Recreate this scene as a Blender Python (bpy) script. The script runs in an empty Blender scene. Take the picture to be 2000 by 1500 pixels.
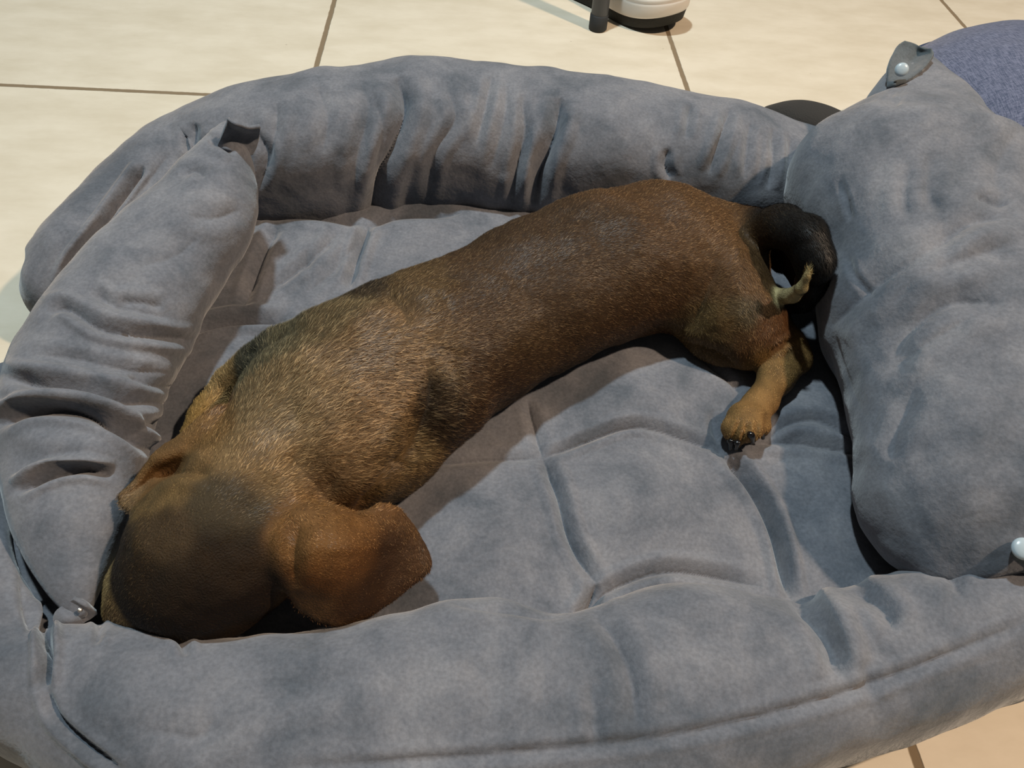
import bpy, math
import numpy as np
from mathutils import Matrix, Vector
rng = np.random.default_rng(7)
C = bpy.context.scene.collection
scene = bpy.context.scene

# ------------------------------------------------------------------ camera
F = 1470.0                                   # focal length in pixels of the 2000 px frame
CAM_Z = 0.5135
R = np.array([[0.99736362, -0.0210586, -0.06944306],
              [-0.02824889, 0.76880452, -0.63885961],
              [0.06684163, 0.63913703, 0.76618278]])
cd = bpy.data.cameras.new('camera'); cam = bpy.data.objects.new('camera', cd); C.objects.link(cam)
cd.sensor_width = 36.0; cd.lens = 36.0 * F / 2000.0; cd.clip_start = 0.01; cd.clip_end = 50
cam.matrix_world = Matrix([list(R[0]) + [0], list(R[1]) + [0], list(R[2]) + [CAM_Z], [0, 0, 0, 1]])
scene.camera = cam

# ------------------------------------------------------------------ light and exposure
world = bpy.data.worlds.new('world'); scene.world = world; world.use_nodes = True
world.node_tree.nodes['Background'].inputs[0].default_value = (1.0, 0.97, 0.92, 1)
world.node_tree.nodes['Background'].inputs[1].default_value = 0.065
def lamp(name, loc, size, power, col):
    ld = bpy.data.lights.new(name, 'AREA'); ld.shape = 'DISK'; ld.size = size; ld.energy = power; ld.color = col
    o = bpy.data.objects.new(name, ld); C.objects.link(o); o.location = loc
    d = Vector((0.05, 0.5, 0.0)) - Vector(loc); o.rotation_euler = d.to_track_quat('-Z', 'Y').to_euler()
lamp('warm_ceiling_lamp', (1.5, 0.25, 2.3), 0.12, 50, (1.0, 0.76, 0.55))
lamp('white_ceiling_lamp', (-0.30, 0.92, 2.15), 0.12, 36, (0.78, 0.94, 1.0))
vs = scene.view_settings
scene.display_settings.display_device = 'sRGB'
vs.view_transform = 'Standard'; vs.look = 'None'; vs.gamma = 1.0; vs.use_curve_mapping = False
vs.exposure = 0.0

# ------------------------------------------------------------------ helpers
def P(px, py, z=0.0):
    """the point at height z that the photograph shows at px, py"""
    d = R @ np.array([px - 1000.0, 750.0 - py, -F])
    t = (z - CAM_Z) / d[2]
    return np.array([d[0] * t, d[1] * t, z])
def depth(p):
    return -((np.asarray(p) - np.array([0, 0, CAM_Z])) @ R)[..., 2]
def proj(v):
    q = (v - np.array([0, 0, CAM_Z])) @ R
    return 1000 + F * q[..., 0] / -q[..., 2], 750 - F * q[..., 1] / -q[..., 2]
def srgb(r, g, b):
    f = lambda c: (c / 255 / 12.92) if c / 255 <= .04045 else ((c / 255 + .055) / 1.055) ** 2.4
    return np.array([f(r), f(g), f(b)])
def hash3(i, j, k, seed):
    h = (i * 374761393 + j * 668265263 + k * 2147483647 + seed * 974634777) & 0xffffffff
    h = ((h ^ (h >> 13)) * 1274126177) & 0xffffffff
    return ((h ^ (h >> 16)) & 0xffff) / 65535.0
def noise(p, scale, seed=0):
    q = np.asarray(p) * scale; i = np.floor(q).astype(np.int64); f = q - i; f = f * f * (3 - 2 * f)
    r = 0
    for a in (0, 1):
        for b in (0, 1):
            for c in (0, 1):
                w = (f[..., 0] if a else 1 - f[..., 0]) * (f[..., 1] if b else 1 - f[..., 1]) * (f[..., 2] if c else 1 - f[..., 2])
                r = r + w * hash3(i[..., 0] + a, i[..., 1] + b, i[..., 2] + c, seed)
    return r * 2 - 1
def fbm(p, scale, n=3, seed=0):
    r = 0; a = 1.0
    for k in range(n):
        r = r + a * noise(p, scale * 2 ** k, seed + k); a *= .5
    return r
def spline(pts, n):
    """Catmull-Rom through rows of pts, n samples"""
    p = np.asarray(pts, float); m = len(p)
    e = np.vstack([2 * p[0] - p[1], p, 2 * p[-1] - p[-2]])
    t = np.linspace(0, m - 1 - 1e-9, n); i = t.astype(int); f = (t - i)[:, None]
    a, b, c, d = e[i], e[i + 1], e[i + 2], e[i + 3]
    return .5 * (2 * b + (c - a) * f + (2 * a - 5 * b + 4 * c - d) * f ** 2 + (3 * b - a - 3 * c + d) * f ** 3)
def link_mesh(name, verts, faces, m, parent=None, smooth=True):
    me = bpy.data.meshes.new(name)
    verts = np.asarray(verts, np.float32).reshape(-1, 3); faces = np.asarray(faces, np.int32)
    k = faces.shape[1]
    me.vertices.add(len(verts)); me.vertices.foreach_set('co', verts.ravel())
    me.loops.add(faces.size); me.loops.foreach_set('vertex_index', faces.ravel())
    me.polygons.add(len(faces)); me.polygons.foreach_set('loop_start', np.arange(0, faces.size, k, dtype=np.int32))
    me.update(calc_edges=True); me.validate()
    if smooth: me.polygons.foreach_set('use_smooth', np.ones(len(me.polygons), bool))
    if m: me.materials.append(m)
    o = bpy.data.objects.new(name, me); C.objects.link(o)
    if parent: o.parent = parent; o.matrix_parent_inverse = parent.matrix_world.inverted()
    return o
def grid_faces(nu, nv, closed=False):
    i = np.arange(nu - 1)[:, None]; j = np.arange(nv if closed else nv - 1)[None, :]
    j2 = (j + 1) % nv
    return np.stack([i * nv + j, (i + 1) * nv + j, (i + 1) * nv + j2, i * nv + j2], -1).reshape(-1, 4)
def grid_normals(V, closed=False):
    du = np.gradient(V, axis=0)
    if closed: dv = (np.roll(V, -1, 1) - np.roll(V, 1, 1))
    else: dv = np.gradient(V, axis=1)
    n = np.cross(du, dv); l = np.linalg.norm(n, axis=-1, keepdims=True); return n / np.maximum(l, 1e-12)
def empty(name, loc, label, cat, group=None):
    o = bpy.data.objects.new(name, None); C.objects.link(o); o.location = loc; o.empty_display_size = .05
    o['label'] = label; o['category'] = cat
    if group: o['group'] = group
    bpy.context.view_layer.update()
    return o

def strokes(V, N, ss, facing=True):
    """dent and swell a surface along creases; each: points, width px, depth m, swell"""
    px, py = proj(V)
    disp = np.zeros(V.shape[:-1])
    view = np.array([0, 0, CAM_Z]) - V; view /= np.linalg.norm(view, axis=-1, keepdims=True)
    fac = np.clip(((view * N).sum(-1) + .25) / .3, 0, 1) if facing else np.ones(V.shape[:-1])
    for s in ss:
        pts, w, dpt, swell = s[0], s[1], s[2] * .001, s[3]
        one = s[4] if len(s) > 4 else 0
        q = spline(pts, max(12, len(pts) * 8)); m = w * 5
        sel = (px > q[:, 0].min() - m) & (px < q[:, 0].max() + m) & (py > q[:, 1].min() - m) & (py < q[:, 1].max() + m) & (fac > 0)
        idx = np.nonzero(sel)
        if not len(idx[0]): continue
        x = px[idx]; y = py[idx]; best = np.full(x.shape, 1e9); sg = np.zeros(x.shape); tt = np.zeros(x.shape)
        for a in range(len(q) - 1):
            d = q[a + 1] - q[a]; L = (d ** 2).sum() + 1e-9
            t = np.clip(((x - q[a, 0]) * d[0] + (y - q[a, 1]) * d[1]) / L, 0, 1)
            ex = x - q[a, 0] - t * d[0]; ey = y - q[a, 1] - t * d[1]; dd = np.hypot(ex, ey)
            b = dd < best
            best = np.where(b, dd, best); sg = np.where(b, np.sign(ex * d[1] - ey * d[0]), sg); tt = np.where(b, (a + t) / (len(q) - 1), tt)
        tp = np.clip(np.minimum(tt, 1 - tt) * 5, 0, 1) ** .7
        tp = tp * .92 + .08
        u = best / w
        us_ = np.sqrt(u * u + .03)
        prof = -np.exp(-us_ * 1.1) * (1 + .25 * (u < .3) * (1 - u / .3)) + swell * np.exp(-((u - 2.0) / 1.1) ** 2) * (1 + one * sg)
        # fade beyond the ends
        disp[idx] += prof * dpt * tp * fac[idx] * np.exp(-np.maximum(u - 3.2, 0) * 3)
    return V + N * disp[..., None]

def bell(V, N, bs):
    """soft swellings: px, py, rx, ry, angle, height mm"""
    px, py = proj(V); d = np.zeros(V.shape[:-1])
    for (x, y, rx, ry, a, h) in bs:
        c, s = math.cos(math.radians(a)), math.sin(math.radians(a))
        X = (px - x) * c + (py - y) * s; Y = -(px - x) * s + (py - y) * c
        d += h * .001 * np.exp(-(X / rx) ** 2 - (Y / ry) ** 2)
    return V + N * d[..., None]

# ------------------------------------------------------------------ materials
def mat(name, col, rough=.8, sheen=0, bump=0, bscale=300, metallic=0, spec=.3):
    m = bpy.data.materials.new(name); m.use_nodes = True; nt = m.node_tree; b = nt.nodes['Principled BSDF']
    b.inputs['Base Color'].default_value = (*col, 1); b.inputs['Roughness'].default_value = rough
    b.inputs['Metallic'].default_value = metallic; b.inputs['Specular IOR Level'].default_value = spec
    if sheen: b.inputs['Sheen Weight'].default_value = sheen; b.inputs['Sheen Roughness'].default_value = .5
    if bump:
        tc = nt.nodes.new('ShaderNodeTexCoord'); n = nt.nodes.new('ShaderNodeTexNoise'); n.inputs['Scale'].default_value = bscale
        n.inputs['Detail'].default_value = 4
        bp = nt.nodes.new('ShaderNodeBump'); bp.inputs['Strength'].default_value = bump; bp.inputs['Distance'].default_value = .002
        nt.links.new(tc.outputs['Object'], n.inputs['Vector']); nt.links.new(n.outputs[0], bp.inputs['Height']); nt.links.new(bp.outputs[0], b.inputs['Normal'])
    return m
def suede(name, c1, c2, c3):
    m = mat(name, c1, .95, .35, 0, spec=.12); nt = m.node_tree; N = nt.nodes; L = nt.links; b = N['Principled BSDF']
    tc = N.new('ShaderNodeTexCoord')
    n1 = N.new('ShaderNodeTexNoise'); n1.inputs['Scale'].default_value = 15; n1.inputs['Detail'].default_value = 7; n1.inputs['Roughness'].default_value = .66; n1.inputs['Distortion'].default_value = .25
    n2 = N.new('ShaderNodeTexNoise'); n2.inputs['Scale'].default_value = 420; n2.inputs['Detail'].default_value = 3
    n3 = N.new('ShaderNodeTexNoise'); n3.inputs['Scale'].default_value = 60; n3.inputs['Detail'].default_value = 5; n3.inputs['Roughness'].default_value = .6
    for n in (n1, n2, n3): L.new(tc.outputs['Object'], n.inputs['Vector'])
    r = N.new('ShaderNodeValToRGB'); e = r.color_ramp.elements
    e[0].position = .36; e[0].color = (*c2, 1); e[1].position = .64; e[1].color = (*c3, 1)
    k = e.new(.5); k.color = (*c1, 1)
    L.new(n1.outputs[0], r.inputs[0])
    mx = N.new('ShaderNodeMix'); mx.data_type = 'RGBA'; mx.blend_type = 'MULTIPLY'; mx.inputs[0].default_value = 1
    mr = N.new('ShaderNodeMapRange'); mr.inputs['From Min'].default_value = .3; mr.inputs['From Max'].default_value = .7; mr.inputs['To Min'].default_value = .86; mr.inputs['To Max'].default_value = 1.12
    L.new(n2.outputs[0], mr.inputs['Value']); L.new(r.outputs[0], mx.inputs[6]); L.new(mr.outputs[0], mx.inputs[7]); L.new(mx.outputs[2], b.inputs['Base Color'])
    ad = N.new('ShaderNodeMath'); ad.operation = 'MULTIPLY_ADD'; ad.inputs[1].default_value = .12
    L.new(n2.outputs[0], ad.inputs[0]); L.new(n3.outputs[0], ad.inputs[2])
    bp = N.new('ShaderNodeBump'); bp.inputs['Strength'].default_value = .35; bp.inputs['Distance'].default_value = .004
    L.new(ad.outputs[0], bp.inputs['Height']); L.new(bp.outputs[0], b.inputs['Normal'])
    return m
SUEDE = suede('grey_suede', srgb(109, 111, 118), srgb(86, 91, 99), srgb(127, 127, 132))
SUEDE_TAB = suede('grey_suede_tab', srgb(88, 94, 98), srgb(78, 86, 88), srgb(98, 102, 106))

def tile_material():
    m = mat('cream_tile', srgb(222, 210, 188), .35, 0, 0, spec=.35); nt = m.node_tree; N = nt.nodes; L = nt.links; b = N['Principled BSDF']
    tc = N.new('ShaderNodeTexCoord'); sx = N.new('ShaderNodeSeparateXYZ'); L.new(tc.outputs['Object'], sx.inputs[0])
    def math_(op, a, c=None, c2=None):
        n = N.new('ShaderNodeMath'); n.operation = op
        for i, v in enumerate((a, c, c2)):
            if v is None: continue
            if isinstance(v, (int, float)): n.inputs[i].default_value = v
            else: L.new(v, n.inputs[i])
        return n.outputs[0]
    def gd(o, off):
        a = math_('ADD', o, off); a = math_('MODULO', a, .5); return math_('ABSOLUTE', math_('SUBTRACT', a, .25))
    gx = gd(sx.outputs[0], 10.25 - .3013 + 0.0); gy = gd(sx.outputs[1], 10.25 - .8872)
    nz = N.new('ShaderNodeTexNoise'); nz.inputs['Scale'].default_value = 90; L.new(tc.outputs['Object'], nz.inputs['Vector'])
    wob = math_('MULTIPLY', math_('SUBTRACT', nz.outputs[0], .5), .0016)
    d = math_('ADD', math_('MINIMUM', gx, gy), wob)
    mr = N.new('ShaderNodeMapRange'); mr.inputs['From Min'].default_value = .0029; mr.inputs['From Max'].default_value = .0038; L.new(d, mr.inputs['Value'])
    n1 = N.new('ShaderNodeTexNoise'); n1.inputs['Scale'].default_value = 9; n1.inputs['Detail'].default_value = 8; n1.inputs['Roughness'].default_value = .65
    mp = N.new('ShaderNodeMapping'); mp.inputs['Scale'].default_value = (1, 2.2, 1); L.new(tc.outputs['Object'], mp.inputs[0]); L.new(mp.outputs[0], n1.inputs['Vector'])
    r = N.new('ShaderNodeValToRGB'); e = r.color_ramp.elements
    e[0].position = .35; e[0].color = (*srgb(214, 202, 180), 1); e[1].position = .62; e[1].color = (*srgb(226, 215, 195), 1); L.new(n1.outputs[0], r.inputs[0])
    n4 = N.new('ShaderNodeTexVoronoi'); n4.inputs['Scale'].default_value = 22; L.new(tc.outputs['Object'], n4.inputs['Vector'])
    sp = math_('LESS_THAN', n4.outputs['Distance'], .03)
    mx0 = N.new('ShaderNodeMix'); mx0.data_type = 'RGBA'; L.new(math_('MULTIPLY', sp, .35), mx0.inputs[0]); L.new(r.outputs[0], mx0.inputs[6]); mx0.inputs[7].default_value = (*srgb(150, 135, 110), 1)
    mx = N.new('ShaderNodeMix'); mx.data_type = 'RGBA'; L.new(mr.outputs[0], mx.inputs[0]); mx.inputs[6].default_value = (*srgb(134, 116, 92), 1); L.new(mx0.outputs[2], mx.inputs[7])
    L.new(mx.outputs[2], b.inputs['Base Color'])
    L.new(math_('MULTIPLY_ADD', mr.outputs[0], -.35, .8), b.inputs['Roughness'])
    bp = N.new('ShaderNodeBump'); bp.inputs['Strength'].default_value = .6; bp.inputs['Distance'].default_value = .0015
    L.new(math_('ADD', mr.outputs[0], math_('MULTIPLY', n1.outputs[0], .15)), bp.inputs['Height']); L.new(bp.outputs[0], b.inputs['Normal'])
    return m
fl = link_mesh('floor', [(-4, -3, 0), (4, -3, 0), (4, 5, 0), (-4, 5, 0)], [(0, 1, 2, 3)], tile_material(), smooth=False)
fl['kind'] = 'structure'

# ------------------------------------------------------------------ dog bed
bed = empty('dog_bed', (0.05, 0.42, 0), 'large grey-blue suede dog bed with quilted floor, padded rim and two side cushions', 'dog bed')

def loft(name, st, nu, nv, m, parent, noise_amp=.0025, ss=(), bs=(), seed=0, flat=1.0, e=.9, closed_path=False):
    """st rows: x, y, z, half width, half height, tilt"""
    q = spline(st, nu); q[:, 3:5] = np.maximum(q[:, 3:5], .0015)
    T = np.gradient(q[:, :3], axis=0); T /= np.linalg.norm(T, axis=1, keepdims=True)
    S = np.cross(T, [0, 0, 1.0]); S /= np.linalg.norm(S, axis=1, keepdims=True); U = np.cross(S, T)
    ti = np.radians(q[:, 5])[:, None]; S, U = S * np.cos(ti) + U * np.sin(ti), U * np.cos(ti) - S * np.sin(ti)
    v = np.linspace(0, 2 * np.pi, nv, endpoint=False)
    cv = np.sign(np.cos(v)) * np.abs(np.cos(v)) ** e; sv = np.sign(np.sin(v)) * np.abs(np.sin(v)) ** e
    V = q[:, None, :3] + S[:, None] * (q[:, 3, None] * cv)[..., None] + U[:, None] * (q[:, 4, None] * sv)[..., None]
    V[..., 2] = np.maximum(V[..., 2], .003)
    N = grid_normals(V, True)
    if ((V - q[:, None, :3]) * N).sum() < 0: N = -N
    amp = np.minimum(1, q[:, 4] / .03)[:, None]
    V = V + N * (noise_amp * amp * fbm(V, 18, 3, seed))[..., None]
    V = bell(V, N, bs)
    N = grid_normals(V, True)
    if ((V - q[:, None, :3]) * N).sum() < 0: N = -N
    V = strokes(V, N, ss)
    V[..., 2] = np.maximum(V[..., 2], .0025)
    fc = grid_faces(nu, nv, True)
    c0 = V[0].mean(0); c1 = V[-1].mean(0); n = nu * nv
    vv = np.vstack([V.reshape(-1, 3), c0, c1]); j = np.arange(nv); j2 = (j + 1) % nv
    caps = np.vstack([np.stack([np.full(nv, n), j, j2, j2], 1), np.stack([np.full(nv, n + 1), (nu - 1) * nv + j2, (nu - 1) * nv + j, (nu - 1) * nv + j], 1)])
    me_faces = [tuple(f) for f in caps[:, :3]]
    o = link_mesh(name, vv, fc, m, parent)
    import bmesh
    bm = bmesh.new(); bm.from_mesh(o.data); bm.verts.ensure_lookup_table()
    for f in me_faces:
        try: bm.faces.new([bm.verts[int(k)] for k in f])
        except Exception: pass
    bmesh.ops.recalc_face_normals(bm, faces=bm.faces)
    for f in bm.faces: f.smooth = True
    bm.to_mesh(o.data); bm.free()
    return o
def under(px, py, dx, dy, r, z):
    """centre at height z of a roll of radius r whose outline passes px, py; dx, dy points inwards"""
    c = P(px, py, z)
    for _ in range(6):
        k = r * F / depth(c); c = P(px + dx * k, py + dy * k, z)
    return c

# ---- quilted floor
MZ = .05
cen = P(1050, 780, MZ)
rim = np.array([P(*q_, .03) for q_ in [(150, 600), (110, 760), (60, 950), (100, 1180), (200, 1300), (600, 1400), (1100, 1400), (1600, 1300), (2000, 1150), (2250, 900), (2200, 600), (1950, 350), (1600, 300), (1200, 280), (800, 260), (500, 280), (300, 380), (200, 480)]])
ra = np.arctan2(rim[:, 1] - cen[1], rim[:, 0] - cen[0]); rd = np.hypot(rim[:, 0] - cen[0], rim[:, 1] - cen[1]); o_ = np.argsort(ra); ra, rd = ra[o_], rd[o_]
Sx, Ty = np.meshgrid(np.linspace(-1, 1, 720), np.linspace(-1, 1, 600), indexing='ij')
an = np.arctan2(Ty, Sx); k_ = np.maximum(np.abs(Sx), np.abs(Ty)); rr_ = np.interp(an, ra, rd, period=2 * np.pi) * k_
X = cen[0] + np.cos(an) * rr_; Y = cen[1] + np.sin(an) * rr_
V = np.stack([X, Y, np.full_like(X, MZ)], -1)
V[..., 2] = MZ - .03 * np.clip((k_ - .86) / .14, 0, 1) ** 2
N = np.zeros_like(V); N[..., 2] = 1
V[..., 2] += .0022 * fbm(V, 9, 3, 3)
V = bell(V, N, [(1250, 760, 130, 70, -10, 7), (1250, 985, 150, 95, 15, 11), (950, 1030, 130, 110, 0, 10), (1500, 1020, 40, 110, -15, -4),
                (610, 480, 90, 60, -30, 6), (820, 460, 80, 40, -20, 5), (1590, 960, 50, 120, -25, 5), (1570, 800, 90, 40, -10, 5),
                (430, 720, 60, 70, -30, 5), (1640, 1050, 60, 70, 0, 3)])
V = strokes(V, N, [
    ([(830, 905), (950, 895), (1060, 893)], 9, 5, .25),
    ([(1060, 893), (1150, 855), (1240, 828), (1330, 850), (1415, 885)], 8, 8, .35),
    ([(1030, 780), (1045, 840), (1060, 893)], 10, 5, .2),
    ([(1060, 893), (1090, 960), (1115, 1050), (1165, 1140)], 11, 9, .3),
    ([(1165, 1140), (1150, 1180), (1130, 1210)], 12, 10, .3),
    ([(1360, 690), (1425, 740), (1445, 765)], 8, 5, .3),
    ([(1390, 800), (1400, 850), (1415, 885)], 9, 5, .3),
    ([(1415, 885), (1470, 950), (1515, 1040), (1545, 1168)], 11, 16, .35),
    ([(1140, 1205), (1190, 1150), (1290, 1113), (1390, 1120), (1490, 1145)], 11, 8, .3),
    ([(1495, 860), (1550, 822), (1620, 825), (1710, 885)], 9, 6, .4),
    ([(1475, 862), (1560, 862), (1640, 875), (1705, 888)], 9, 7, .4),
    ([(1600, 620), (1615, 680), (1680, 820), (1715, 890)], 9, 6, .2),
    ([(720, 435), (700, 490), (680, 560)], 9, 11, .4),
    ([(500, 420), (610, 416), (720, 438)], 10, 10, .3), ([(720, 438), (780, 416), (900, 414)], 10, 10, .3),
    ([(370, 645), (450, 627), (560, 622)], 9, 14, .4),
    ([(545, 440), (515, 490), (475, 600)], 10, 7, .5), ([(660, 455), (600, 510), (520, 570)], 9, 5, .5), ([(700, 470), (660, 520), (600, 570)], 9, 3, .5),
    ([(610, 560), (600, 500), (620, 450)], 8, 2, .4),
    ([(1500, 910), (1540, 900), (1600, 960)], 14, 2, .4),
    ([(1640, 1010), (1600, 960), (1560, 1050)], 20, 2, .3),
], facing=False)
# solid cushion: side skirt and underside
nu, nv = V.shape[:2]
B_ = V.copy(); B_[..., 2] = .004
vv = np.vstack([V.reshape(-1, 3), B_.reshape(-1, 3)]); top = grid_faces(nu, nv); n = nu * nv
ring = [i * nv for i in range(nu)] + [(nu - 1) * nv + j for j in range(1, nv)] + [i * nv + nv - 1 for i in range(nu - 2, -1, -1)] + list(range(nv - 2, 0, -1))
ring = np.array(ring); r2 = np.roll(ring, -1)
side = np.stack([ring, ring + n, r2 + n, r2], 1)
link_mesh('quilted_floor', vv, np.vstack([top, top[:, ::-1] + n, side]), SUEDE, bed)

# ---- back roll
rows = []
for (px, py, dx, dy, r, sq) in [(1760, 345, -.35, .94, .056, 1), (1640, 285, -.3, .95, .060, 1), (1530, 240, -.2, .98, .066, 1), (1420, 209, -.12, .99, .071, 1), (1300, 185, -.08, 1, .073, 1), (1150, 163, -.05, 1, .074, 1), (1000, 144, 0, 1, .075, 1), (860, 133, 0, 1, .075, 1),
                            (700, 141, .05, 1, .075, 1), (560, 162, .15, .99, .073, 1), (450, 190, .3, .95, .068, 1), (340, 238, .5, .87, .058, 1), (230, 318, .65, .76, .052, 1), (150, 396, .7, .7, .05, 1), (88, 470, .75, .66, .046, 1), (66, 520, .8, .6, .036, 1), (72, 548, .85, .5, .01, 1)]:
    c = under(px, py, dx, dy, r, r); rows.append([*c, r, r * sq, 0])
loft('back_roll', rows, 800, 280, SUEDE, bed, .003, [
    ([(775, 150), (790, 200), (770, 280), (745, 350), (725, 430)], 16, 16, .3),
    ([(735, 200), (748, 260), (735, 330)], 10, 4, .5),
    ([(870, 160), (890, 230), (850, 300), (830, 400)], 10, 3, .6),
    ([(700, 150), (720, 210), (700, 300), (690, 380)], 12, 3, .5),
    ([(960, 150), (950, 200), (930, 280)], 9, 4, .6),
    ([(1020, 190), (1025, 260), (1010, 330), (1000, 400)], 9, 5, .5),
    ([(1095, 190), (1085, 250), (1060, 320), (1045, 400)], 13, 12, .4),
    ([(990, 170), (985, 230), (960, 330)], 10, 3, .5),
    ([(1350, 205), (1345, 230), (1340, 270)], 8, 5, .4), ([(1305, 290), (1300, 320), (1310, 350)], 9, 5, .4),
    ([(1425, 215), (1410, 270), (1385, 340)], 9, 7, .5), ([(1465, 240), (1460, 290), (1455, 350)], 8, 4, .5),
    ([(1510, 250), (1512, 310), (1500, 370)], 8, 5, .5), ([(1545, 270), (1543, 310), (1540, 350)], 8, 3, .5),
    ([(540, 200), (535, 260), (520, 330)], 12, 4, .5), ([(620, 170), (640, 230), (630, 300)], 16, 3, .5),
    ([(505, 260), (520, 310), (505, 370)], 10, 6, .4),
    ([(380, 240), (375, 270), (385, 300)], 12, 7, .4),
    ([(280, 325), (262, 350), (200, 435), (145, 505), (118, 560)], 8, 13, .4),
    ([(330, 300), (260, 390), (190, 480)], 12, 4, .4),
], [(860, 250, 60, 120, 0, 5), (600, 260, 80, 100, 0, 5), (1200, 280, 90, 90, 0, 5), (980, 280, 50, 100, 0, 3)], seed=11)

# ---- left side cushion
def chain(rows):
    out = []
    for (px, py, z, rp, hz, tilt) in rows:
        c = P(px, py, z); w = rp * depth(c) / F; out.append([*c, w, w * hz, tilt])
    return out
loft('side_cushion', chain([(455, 236, .155, 6, 1, 0), (446, 262, .15, 30, .9, 0), (428, 330, .135, 70, .85, 0), (388, 420, .12, 106, .8, 0), (306, 525, .106, 130, .78, 0), (222, 640, .098, 142, .74, 0), (168, 760, .093, 154, .68, 0), (148, 870, .09, 140, .68, 0), (143, 970, .088, 114, .7, 0), (143, 1060, .086, 84, .74, 0), (148, 1135, .084, 54, .78, 0), (155, 1190, .08, 24, .8, 0), (158, 1208, .078, 8, .8, 0)]),
     420, 200, SUEDE, bed, .003, [
    ([(5, 735), (60, 745), (150, 760), (250, 780), (330, 790)], 12, 9, .5, .3),
    ([(-10, 830), (60, 800), (160, 805), (240, 840), (300, 885)], 11, 13, .5, .4),
    ([(30, 960), (100, 925), (160, 915), (220, 925)], 9, 11, .5, .4),
    ([(90, 610), (130, 600), (200, 640), (300, 655), (380, 665)], 10, 7, .5),
    ([(180, 570), (230, 595), (330, 620)], 10, 5, .5),
    ([(230, 585), (280, 590), (320, 600)], 9, 5, .4),
    ([(60, 690), (150, 700), (240, 720), (340, 730)], 10, 3, .6),
    ([(250, 735), (290, 750), (340, 760)], 14, 6, .4),
    ([(260, 850), (290, 830), (340, 835)], 14, 4, .4),
    ([(405, 275), (430, 280), (460, 298)], 8, 5, .4), ([(350, 340), (380, 330), (400, 345)], 9, 4, .4),
    ([(370, 420), (420, 425), (470, 410)], 14, 3, .4), ([(390, 460), (340, 500), (260, 520)], 20, 2, .4),
], [(130, 870, 110, 26, 10, 5), (140, 1010, 90, 60, 0, 5), (120, 780, 110, 20, 10, 3)], seed=21)

# ---- right side cushion
loft('side_cushion', chain([(1797, 112, .19, 8, 1, 0), (1794, 132, .187, 38, .9, 0), (1788, 180, .177, 80, .85, 0), (1785, 240, .163, 126, .84, 0), (1778, 300, .15, 178, .82, 0), (1773, 365, .138, 226, .8, -4), (1820, 500, .125, 218, .82, -10), (1866, 620, .12, 246, .78, -16),
      (1908, 740, .116, 242, .76, -22), (1934, 845, .112, 238, .74, -24), (1950, 925, .107, 254, .72, -24), (1957, 982, .1, 266, .74, -22), (1962, 1020, .094, 254, .7, -18), (1967, 1046, .088, 214, .64, -12), (1971, 1062, .083, 130, .58, -4), (1973, 1069, .08, 42, .6, 0)]),
     460, 240, SUEDE, bed, .0035, [
    ([(1990, 420), (1900, 430), (1810, 490), (1700, 560), (1620, 640)], 20, 6, .5, .4),
    ([(1990, 470), (1900, 500), (1800, 540), (1740, 600)], 18, 4, .5),
    ([(1960, 590), (1860, 590), (1780, 640), (1740, 700)], 22, 6, .5, .4),
    ([(1900, 620), (1830, 660), (1740, 720)], 16, 4, .5),
    ([(1905, 385), (1930, 388), (1975, 395)], 10, 6, .3),
    ([(1640, 350), (1655, 400), (1660, 430)], 6, 3, .3),
    ([(1655, 500), (1670, 540), (1700, 580)], 7, 3, .3),
    ([(1760, 760), (1715, 800), (1700, 870)], 22, 2.5, .4),
    ([(1625, 640), (1650, 730), (1690, 820)], 18, 2, .5),
    ([(1790, 760), (1750, 840), (1735, 900)], 20, 4, .4),
    ([(1800, 350), (1850, 460), (1840, 560)], 26, 2.5, .5),
    ([(1760, 200), (1745, 190), (1735, 180)], 22, 4, .2),
    ([(1820, 300), (1815, 360), (1825, 410)], 14, 3, .4), ([(1780, 320), (1765, 380), (1770, 430)], 14, 3, .4),
    ([(1990, 250), (1950, 330), (1960, 400)], 20, 3, .4),
], [(1850, 820, 120, 150, 0, 8), (1760, 420, 120, 90, 0, 4), (1640, 480, 60, 60, 0, -4), (1720, 880, 60, 100, 0, 4)], seed=31)

# ---- front rim
rows = []
for (ix, iy, ox, oy, top) in [(-40, 830, -190, 860, .085), (10, 930, -160, 1010, .088), (54, 1045, -120, 1170, .092), (92, 1160, -85, 1330, .095), (122, 1240, 8, 1470, .098), (215, 1225, 120, 1560, .10),
                              (380, 1243, 330, 1640, .10), (600, 1232, 600, 1690, .10), (857, 1180, 880, 1690, .098), (1110, 1200, 1150, 1660, .095), (1300, 1150, 1390, 1600, .096), (1550, 1172, 1650, 1510, .094),
                              (1745, 1116, 1850, 1430, .105), (1900, 1078, 2020, 1362, .118), (2060, 1030, 2180, 1270, .12), (2200, 950, 2330, 1120, .105), (2300, 820, 2430, 940, .1)]:
    a = P(ix, iy, top * .62); b = P(ox, oy, top * .3); c = (a + b) / 2; c[2] = top * .5
    rows.append([*c, np.linalg.norm((a - b)[:2]) / 2, top * .5, 0])
rows = [[*P(130, 690, .025), .008, .015, 0], [*P(50, 750, .03), .016, .025, 0], [*P(-55, 810, .035), .034, .033, 0]] + rows
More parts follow.
